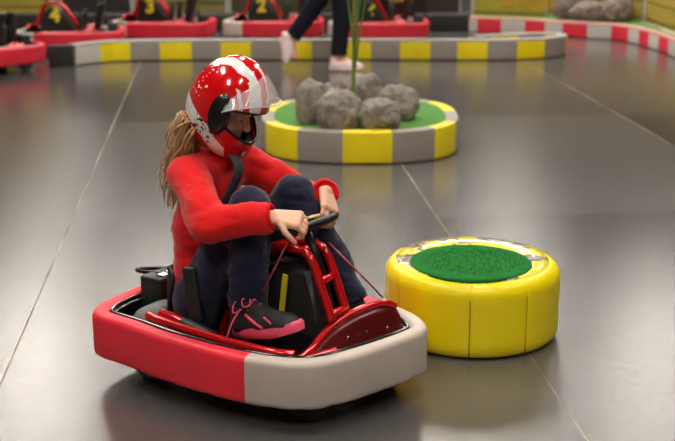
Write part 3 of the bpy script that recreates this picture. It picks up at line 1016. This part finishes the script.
# head and face
ellipsoid(bm, F(-.012, 0, .02), (.078, .068, .085), HR)
ellipsoid(bm, F(.025, 0, -.03), (.062, .056, .075), HR)
ellipsoid(bm, F(.045, 0, -.075), (.034, .036, .028), HR)
for sy in (-1, 1):
    ellipsoid(bm, F(.052, sy * .034, -.035), (.026, .022, .026), HR)
    ellipsoid(bm, F(-.005, sy * .072, -.01), (.018, .008, .028), HR)
capsule(bm, F(.076, 0, .005), F(.097, 0, -.028), .008, .0115)
ellipsoid(bm, F(.070, 0, .022), (.018, .045, .010), HR)
ellipsoid(bm, F(.077, 0, -.056), (.011, .022, .006), HR)
ellipsoid(bm, F(.074, 0, -.068), (.011, .018, .006), HR)
capsule(bm, (-.185, 0, .63), F(-.02, 0, -.05), .044, .04)
# trunk and limbs
capsule(bm, (-.215, 0, .27), (-.205, 0, .45), .075, .075, sq=1.25, axis=(0, 1, 0))
capsule(bm, (-.205, 0, .45), (-.185, 0, .595), .075, .058, sq=1.45, axis=(0, 1, 0))
for a, b, c_ in ((SHN, ELN, WRN), (SHF, ELF, WRF)):
    capsule(bm, (-.185, 0, .605), a, .04, .036)
    capsule(bm, a, b, .035, .028)
    capsule(bm, b, c_, .028, .0185)
for a, b, c_ in ((HIPN, KNN, ANN), (HIPF, KNF, ANF)):
    capsule(bm, (-.2, 0, .26), a, .07, .068)
    capsule(bm, a, b, .066, .044)
    capsule(bm, b, c_, .044, .028)
    capsule(bm, c_, c_ + Vector((.03, 0, -.02)), .022, .018)
hand(bm, WRN, (.052, .022, -.006), (.05, .55, -.9), -1, .95, .130)
hand(bm, WRF, (.045, -.045, -.045), (-.2, -.45, -.8), 1, .6, .135)
body = fuse('body', bm, M['skin'], .0032, 3, girl)
# face parts
for sy in (-1, 1):
    bm = bmesh.new(); ellipsoid(bm, (0, 0, 0), (.011, .012, .0105), seg=16)
    e = mesh_obj('eye', bm, M['eye'], girl); e.location = F(.0705, sy * .028, -.004)
    bm = bmesh.new(); ellipsoid(bm, HR @ Vector((.008, 0, -.001)), (.0045, .0055, .0055), seg=12); mesh_obj('iris', bm, M['iris'], e)
    bm = bmesh.new(); tube(bm, [F(.083, sy * .014, .016), F(.084, sy * .030, .019), F(.074, sy * .044, .014)], [.0025, .003, .0015], 8)
    mesh_obj('eyebrow', bm, M['hair'], girl)
bm = bmesh.new(); ellipsoid(bm, F(.083, 0, -.0605), (.008, .019, .0065), HR, 16); mesh_obj('lips', bm, M['lips'], girl)

# sweater
def wr(co, n):
    w = noise.noise(Vector((co.x * 9, co.y * 9, co.z * 22))) * .007 + abs(noise.noise(Vector((co.x * 16 + co.z * 10, co.y * 14, co.z * 26)))) * .007 + noise.noise(co * 45) * .0015
    return w
bm = bmesh.new()
capsule(bm, (-.232, 0, .195), (-.212, 0, .44), .090, .088, sq=1.28, axis=(0, 1, 0), f0=True)
capsule(bm, (-.212, 0, .44), (-.190, 0, .592), .088, .066, sq=1.42, axis=(0, 1, 0))
capsule(bm, (-.188, 0, .60), (-.170, 0, .672), .070, .052, f1=True)
for a, b, c_ in ((SHN, ELN, WRN), (SHF, ELF, WRF)):
    capsule(bm, (-.187, 0, .598), a, .064, .055)
    capsule(bm, a, b, .056, .054)
    d = (c_ - b)
    capsule(bm, b, b + d * .93, .0545, .0385, f1=True)
sweater = fuse('sweater', bm, M['sweater'], .0045, 5, girl, wr)
for b, c_ in ((ELN, WRN), (ELF, WRF)):
    d = (c_ - b); dn = d.normalized()
    e = b + d * .935
    bm = bmesh.new()
    a_, b2 = frame_for(dn)
    rg = []
    for (h, r) in ((-.022, .0385), (-.015, .0405), (0, .0395), (.008, .0355), (.009, .031), (.0, .027), (-.02, .026)):
        rg.append([bm.verts.new(e + dn * h + (a_ * math.cos(t) + b2 * math.sin(t)) * r) for t in [2 * PI * i / 36 for i in range(36)]])
    for A, B in zip(rg, rg[1:]):
        for i in range(36): bm.faces.new((A[i], A[(i + 1) % 36], B[(i + 1) % 36], B[i]))
    bmesh.ops.recalc_face_normals(bm, faces=bm.faces)
    mesh_obj('cuff', bm, M['cuff'], girl)

# trousers
def wt(co, n):
    return noise.noise(Vector((co.x * 14, co.y * 14, co.z * 14))) * .008 + abs(noise.noise(Vector((co.x * 10, co.y * 10, co.z * 32)))) * .007 + noise.noise(co * 60) * .0015
bm = bmesh.new()
capsule(bm, (-.215, 0, .225), (-.20, 0, .30), .085, .085, sq=1.35, axis=(0, 1, 0))
for a, b, c_, e_ in ((HIPN, KNN, ANN, .96), (HIPF, KNF, ANF, .97)):
    capsule(bm, a, b, .080, .059)
    capsule(bm, b, b.lerp(c_, .5), .059, .058)
    capsule(bm, b.lerp(c_, .5), b.lerp(c_, e_), .058, .050, f1=True)
    capsule(bm, a.lerp(b, .35) , b.lerp(c_, .45), .06, .045)
trs = fuse('trousers', bm, M['trouser'], .005, 6, girl, wt)

for b, c_ in ((KNN, ANN), (KNF, ANF)):
    bm = bmesh.new(); capsule(bm, b.lerp(c_, .86), c_ + Vector((.012, 0, -.02)), .037, .036)
    mesh_obj('sock', bm, mat('black_sock', (24, 24, 30), .9), girl)
# shoes
def shoe(ankle, heel, toe, up, mats, lace=True, parent=None, scale=1):
    """trainer from heel to toe points"""
    heel, toe = Vector(heel), Vector(toe)
    f = (toe - heel).normalized(); L = (toe - heel).length
    u = Vector(up); u = (u - f * u.dot(f)).normalized(); s_ = u.cross(f)
    P = lambda x, y, z: heel + f * x * L + s_ * y * L + u * z * L
    root_mat, sole_mat, lace_mat = mats
    bm = bmesh.new()
    capsule(bm, P(.13, 0, .16), P(.18, 0, .34), .125 * L, .125 * L, f1=True)
    capsule(bm, P(.16, 0, .14), P(.5, .0, .17), .145 * L, .15 * L)
    capsule(bm, P(.3, 0, .30), P(.62, .0, .15), .11 * L, .12 * L)
    capsule(bm, P(.5, 0, .14), P(.82, .0, .10), .15 * L, .13 * L, sq=1.12, axis=s_)
    up_ = fuse('upper', bm, root_mat, L * .018, 4, parent)
    # flatten below the sole
    for v in up_.data.vertices:
        h = (v.co - heel).dot(u) / L
        if h < .05: v.co += u * (.05 - h) * L
    bm = bmesh.new()
    ring = []
    for i in range(40):
        t = 2 * PI * i / 40
        x = .5 + .5 * math.cos(t); w = .155 + .03 * math.cos(t) - .02 * math.sin(t * 2) * 0
        ring.append((x * 1.0, w * (abs(math.sin(t)) ** .75) * (1 if math.sin(t) > 0 else -1)))
    rr = []
    for (z, k) in ((-.02, .92), (-.01, 1.0), (.07, 1.02), (.10, .97)):
        rr.append([bm.verts.new(P(.5 + (x - .5) * k, y * k, z + (.05 * max(0, x - .7) / .3))) for x, y in ring])
    for A, B in zip(rr, rr[1:]):
        for i in range(40): bm.faces.new((A[i], A[(i + 1) % 40], B[(i + 1) % 40], B[i]))
    bm.faces.new(rr[0][::-1]); bm.faces.new(rr[-1])
    bmesh.ops.recalc_face_normals(bm, faces=bm.faces)
    smooth_angle(mesh_obj('sole', bm, sole_mat, up_), 60)
    if lace:
        bm = bmesh.new()
        for k in range(4):
            x = .36 + k * .085; z = .385 - k * .052
            tube(bm, crom([P(x, -.105, z - .09), P(x + .03, 0, z + .012), P(x, .105, z - .09)], False, 5), .010 * L, 6)
        tube(bm, crom([P(.33, 0, .43), P(.30, -.09, .42), P(.36, -.16, .36), P(.40, -.10, .36), P(.34, 0, .42)], False, 5), .009 * L, 6)
        tube(bm, crom([P(.33, 0, .43), P(.20, -.10, .40), P(.22, -.19, .30), P(.30, -.12, .32)], False, 5), .009 * L, 6)
        mesh_obj('laces', bm, lace_mat, up_)
    return up_, P
near_shoe, P = shoe(ANN, (.0, -.155, .193), (.240, -.165, .248), (-.1, 0, 1), (M['shoe'], M['pink'], M['pink']), True, girl)
near_shoe.name = 'shoe'
bm = bmesh.new()
tube(bm, crom([P(.30, -.15, .33), P(.22, -.24, .2), P(.12, -.27, .02), P(.10, -.28, -.1)], False, 6), .0024, 6)
mesh_obj('loose_lace', bm, M['pink'], near_shoe)
# pink side flash
bm = bmesh.new()
tube(bm, crom([P(.34, -.135, .26), P(.46, -.158, .18), P(.58, -.165, .11)], False, 5), .0042, 6)
tube(bm, crom([P(.62, -.155, .23), P(.70, -.145, .15)], False, 5), .003, 6)
mesh_obj('side_flash', bm, M['pink'], near_shoe)
fs, _ = shoe(ANF, (.165, .125, .150), (.305, .135, .150), (-.1, 0, 1), (M['shoe'], M['pink'], M['pink']), True, girl)
fs.name = 'shoe'

# hair
bm = bmesh.new()
for i in range(230):
    u = random.random()
    y0 = -.090 + .17 * u; x0 = -.070 + random.uniform(-.02, .05)
    p0 = H(x0, y0, -.075)
    e = Vector((-.238 - .04 * random.random(), -.135 + .19 * u + random.uniform(-.015, .015), .535 + random.uniform(-.035, .11)))
    m1 = p0.lerp(e, .35) + Vector((-.006 + random.uniform(-.016, .014), random.uniform(-.014, .014), .01))
    m2 = p0.lerp(e, .7) + Vector((-.010 + random.uniform(-.018, .012), random.uniform(-.018, .018), .0))
    pts = crom([p0, m1, m2, e], False, 7)
    n_ = len(pts)
    ph = random.uniform(0, 6)
    pts = [p + Vector((.005 * math.sin(j * .55 + ph), .004 * math.cos(j * .5 + ph * 2), 0)) for j, p in enumerate(pts)]
    r0 = random.uniform(.0025, .0055)
    tube(bm, pts, [r0 * (1 - .8 * j / n_) + .0006 for j in range(n_)], 6, flat=.7)
hair = mesh_obj('hair', bm, M['hair'], girl)

# ---- helmet
def hrad(d):
    """outer helmet radius in head-frame direction d"""
    x, y, z = d
    r = 1 / math.sqrt((x / .116) ** 2 + (y / .108) ** 2 + (z / .149) ** 2)
    # chin bar bulge
    az = math.atan2(abs(y), x)
    fr = max(0, math.cos(az)) if x > 0 else 0
    el = math.asin(max(-1, min(1, z)))
    ch = math.exp(-((el - R(-42)) / R(20)) ** 2) * fr ** 1.2
    return r * (1 + .22 * ch) + .0
def hel_mat(d, el, az, sy):
    x, y, z = d
    n0 = noise.noise(Vector((x * 3, y * 3, z * 3)) + Vector((4, 1, 7))) * .10
    # two broad white flashes over the crown, splitting at the front
    ay = abs(y) + n0
    if z > .22 + .25 * max(0, -x) and x > -.72:
        w = .30 + .10 * x
        if w - .10 < ay < w + .10 + .06 * (x > .3): return 1
        if .62 + .1 * x < ay < .70 + .1 * x and x > .15 and z < .7: return 1
    if z > .55 and abs(y + .02) < .05 and x > .1: return 1
    # lower side band with dark marks
    b = z + .30 * x
    if x < .55 and -.70 < b < -.36 - .06 * (x > .3):
        m_ = noise.noise(Vector((x * 16, y * 6, z * 16)))
        if -.30 < x < .25 and abs(y) > .5 and m_ > .22: return 2
        return 1
    # chips at the back
    if x < -.35 and .1 < z < .8 and noise.noise(Vector((x * 13, y * 13, z * 13))) > .44: return 1
    # vent ticks at the front of the chin
    if R(-38) < el < R(-32) and R(9) < abs(az) < R(15): return 1
    return 0
NU, NV = 220, 130
bm = bmesh.new()
grid = {}
for j in range(NV + 1):
    el = R(90) - (R(90) + R(62)) * j / NV
    for i in range(NU):
        az = -PI + 2 * PI * i / NU
        d = Vector((math.cos(el) * math.cos(az), math.cos(el) * math.sin(az), math.sin(el)))
        grid[i, j] = (d, el, az)
vv = {}
def inopen(el, az):
    a = abs(az)
    if a > R(80): return False
    top = R(22) - R(12) * (a / R(80)) ** 3
    bot = R(-25) + R(19) * (a / R(80)) ** 1.6
    return bot < el < top
for (i, j), (d, el, az) in grid.items():
    vv[i, j] = bm.verts.new(H(*(d * hrad(d))))
for j in range(NV):
    for i in range(NU):
        q = [(i, j), ((i + 1) % NU, j), ((i + 1) % NU, j + 1), (i, j + 1)]
        d, el, az = grid[i, j]
        if inopen(el, az): continue
        # neckline cut: higher at the back
        if el < R(-58) + R(16) * max(0, -d.x): continue
        vs = []
        for k_ in q:
            if vv[k_] not in vs: vs.append(vv[k_])
        try: f = bm.faces.new(vs)
        except ValueError: continue
        f.material_index = hel_mat(d, el, az, 1)
for v in [v for v in bm.verts if not v.link_faces]: bm.verts.remove(v)
bmesh.ops.remove_doubles(bm, verts=[v for v in bm.verts if (v.co - H(0, 0, hrad(Vector((0, 0, 1))))).length < .003], dist=.003)
bmesh.ops.recalc_face_normals(bm, faces=bm.faces)
hel = mesh_obj('helmet', bm, [M['hel_red'], M['hel_white'], M['hel_black']], girl)
sd = hel.modifiers.new('s', 'SOLIDIFY'); sd.thickness = .012; sd.offset = -1
# lining
bm = bmesh.new()
for j in range(0, 41):
    el = R(88) - R(150) * j / 40
    for i in range(60):
        az = -PI + 2 * PI * i / 60
        d = Vector((math.cos(el) * math.cos(az), math.cos(el) * math.sin(az), math.sin(el)))
        vv[i, j, 1] = bm.verts.new(H(*(d * (hrad(d) - .014))))
for j in range(40):
    for i in range(60):
        el = R(88) - R(150) * (j + .5) / 40; az = -PI + 2 * PI * (i + .5) / 60
        if abs(az) < R(72) and R(-27) < el < R(24): continue
        bm.faces.new((vv[i, j, 1], vv[(i + 1) % 60, j, 1], vv[(i + 1) % 60, j + 1, 1], vv[i, j + 1, 1]))
for v in [v for v in bm.verts if not v.link_faces]: bm.verts.remove(v)
ln = mesh_obj('lining', bm, M['foam'], hel)
sd = ln.modifiers.new('s', 'SOLIDIFY'); sd.thickness = .016; sd.offset = 1
# black edge trim round the opening
def hp(el, az, k=1.0, add=0.0):
    d = Vector((math.cos(el) * math.cos(az), math.cos(el) * math.sin(az), math.sin(el)))
    return H(*(d * (hrad(d) * k + add)))
loop = []
for t in range(33):
    a = R(-80) + R(160) * t / 32
    loop.append(hp(R(22) - R(12) * (abs(a) / R(80)) ** 3, a, 1, -.004))
for t in range(33):
    a = R(80) - R(160) * t / 32
    loop.append(hp(R(-25) + R(19) * (abs(a) / R(80)) ** 1.6, a, 1, -.004))
bm = bmesh.new(); tube(bm, loop, .005, 8, True); mesh_obj('opening_trim', bm, M['hel_black'], hel)
# side plates (visor pivots)
for sy in (-1, 1):
    bm = bmesh.new()
    rings = []
    for rk, add in ((0, .010), (.4, .010), (.75, .009), (.93, .006), (1, .000)):
        ring = []
        for t in range(36):
            tt = 2 * PI * t / 36
            az = sy * (R(76) + R(18) * rk * math.cos(tt)); el = R(2) + R(30) * rk * math.sin(tt) + R(8) * rk * math.cos(tt)
            ring.append(bm.verts.new(hp(el, az, 1, add)))
        rings.append(ring)
    for A, B in zip(rings, rings[1:]):
        for i in range(36): bm.faces.new((A[i], A[(i + 1) % 36], B[(i + 1) % 36], B[i]))
    bmesh.ops.remove_doubles(bm, verts=rings[0], dist=.0001)
    bmesh.ops.recalc_face_normals(bm, faces=bm.faces)
    pv = mesh_obj('pivot_plate', bm, M['hel_black'], hel)
# raised clear visor
bm = bmesh.new()
rows = []
for j in range(17):
    row = []
    for i in range(41):
        az = R(-74) + R(148) * i / 40
        lo = R(33) - R(24) * (abs(az) / R(74)) ** 3; hi_ = R(68) - R(40) * (abs(az) / R(74)) ** 2.2
        el = lo + (hi_ - lo) * j / 16
        k = j / 16
        add = .024 * (1 - k) ** 1.3 * math.cos(az * .85) + .005
        row.append(bm.verts.new(hp(el, az, 1, add)))
    rows.append(row)
for A, B in zip(rows, rows[1:]):
    for i in range(40): bm.faces.new((A[i], A[i + 1], B[i + 1], B[i]))
vz = mesh_obj('visor', bm, M['visor'], hel)
sd = vz.modifiers.new('s', 'SOLIDIFY'); sd.thickness = .0022
bm = bmesh.new()
tube(bm, [hp(R(33) - R(24) * (abs(a) / R(74)) ** 3, a, 1, .024 * math.cos(a * .85) + .006) for a in [R(-74) + R(148) * i / 40 for i in range(41)]], .0024, 6)
s = NT('visor_edge'); s.b.inputs['Base Color'].default_value = (.75, .75, .76, 1); s.b.inputs['Roughness'].default_value = .15; s.b.inputs['Alpha'].default_value = .35
mesh_obj('visor_edge', bm, s.m, vz)
# peak of the shell under the visor
# chin strap and chest belt
bm = bmesh.new()
tube(bm, crom([H(-.01, -.075, -.06), H(.03, -.05, -.115), H(.04, 0, -.13), H(.03, .05, -.115), H(-.01, .075, -.06)], False, 6), .009, 8, flat=.3)
mesh_obj('chin_strap', bm, M['strap'], hel)
bm = bmesh.new()
tube(bm, crom([(-.10, -.035, .690), (-.062, -.04, .645), (-.080, -.05, .58), (-.108, -.06, .52), (-.125, -.06, .42)], False, 8), .019, 12, flat=.25)
mesh_obj('chest_strap', bm, M['strap'], girl)

# walking person in the background
wp = thing('person', (-.01, 9.72, 0), 0, 'walking person in dark trousers and white and pink trainers, seen from the shins down', 'person')
FA, FB = Vector((.02, 0, .10)), Vector((-.36, .16, .235))      # ankles
KA_, KB_ = Vector((.05, .0, .50)), Vector((-.13, .12, .56))
HA_, HB_ = Vector((-.03, -.02, .92)), Vector((-.03, .15, .92))
bm = bmesh.new()
for a, b, c_ in ((HA_, KA_, FA), (HB_, KB_, FB)):
    capsule(bm, a, b, .085, .058); capsule(bm, b, c_, .056, .036)
capsule(bm, FA, FA + Vector((.13, 0, -.06)), .033, .03)
capsule(bm, FB, FB + Vector((.02, 0, -.14)), .033, .03)
capsule(bm, (-.03, .065, .93), (-.02, .065, 1.32), .115, .125, sq=1.3, axis=(0, 1, 0))
for sy, el_, wr_ in ((-1, (-.10, -.17, 1.12), (.08, -.18, 1.0)), (1, (.02, .31, 1.10), (.2, .28, 1.08))):
    sh = Vector((-.02, .065 + sy * .18, 1.36))
    capsule(bm, (-.02, .065, 1.36), sh, .07, .055); capsule(bm, sh, el_, .05, .04); capsule(bm, el_, wr_, .04, .025)
    d = (Vector(wr_) - Vector(el_)).normalized()
    hand(bm, wr_, d, (0, -sy, -.2), 1, .3, .17)
capsule(bm, (-.02, .065, 1.40), (0, .065, 1.50), .055, .05)
ellipsoid(bm, (.01, .065, 1.60), (.095, .075, .115))
ellipsoid(bm, (.04, .065, 1.555), (.055, .055, .06))
capsule(bm, (.105, .065, 1.60), (.118, .065, 1.575), .01, .014)
fuse('body', bm, M['skin'], .007, 3, wp)
bm = bmesh.new()
capsule(bm, (-.03, .065, .90), (-.03, .065, 1.0), .13, .13, sq=1.25, axis=(0, 1, 0))
for a, b, c_ in ((HA_, KA_, FA), (HB_, KB_, FB)):
    capsule(bm, a, b, .10, .078); capsule(bm, b, b.lerp(c_, .93), .078, .062, f1=True)
fuse('trousers', bm, M['trouser_dark'], .009, 4, wp, lambda c_, n: noise.noise(c_ * 12) * .006)
bm = bmesh.new()
capsule(bm, (-.03, .065, .98), (-.02, .065, 1.34), .135, .14, sq=1.3, axis=(0, 1, 0), f0=True)
for sy, el_, wr_ in ((-1, (-.10, -.17, 1.12), (.08, -.18, 1.0)), (1, (.02, .31, 1.10), (.2, .28, 1.08))):
    sh = Vector((-.02, .065 + sy * .18, 1.36))
    capsule(bm, (-.02, .065, 1.36), sh, .085, .07); capsule(bm, sh, el_, .065, .055); capsule(bm, el_, Vector(el_).lerp(Vector(wr_), .9), .055, .042, f1=True)
fuse('jacket', bm, M['jacket'], .010, 4, wp)
bm = bmesh.new(); ellipsoid(bm, (-.015, .065, 1.63), (.105, .09, .115)); ellipsoid(bm, (-.05, .065, 1.56), (.07, .085, .10)); 
fuse('hair', bm, M['hair'], .008, 3, wp)
s1, _ = shoe(None, (-.055, 0, .012), (.215, 0, .012), (0, 0, 1), (M['pink_white'], M['pink_white'], M['pink']), True, wp); s1.name = 'shoe'
s2, _ = shoe(None, (-.335, .16, .285), (-.385, .16, .025), (-1, 0, .1), (M['pink_white'], M['pink_white'], M['pink']), True, wp); s2.name = 'shoe'
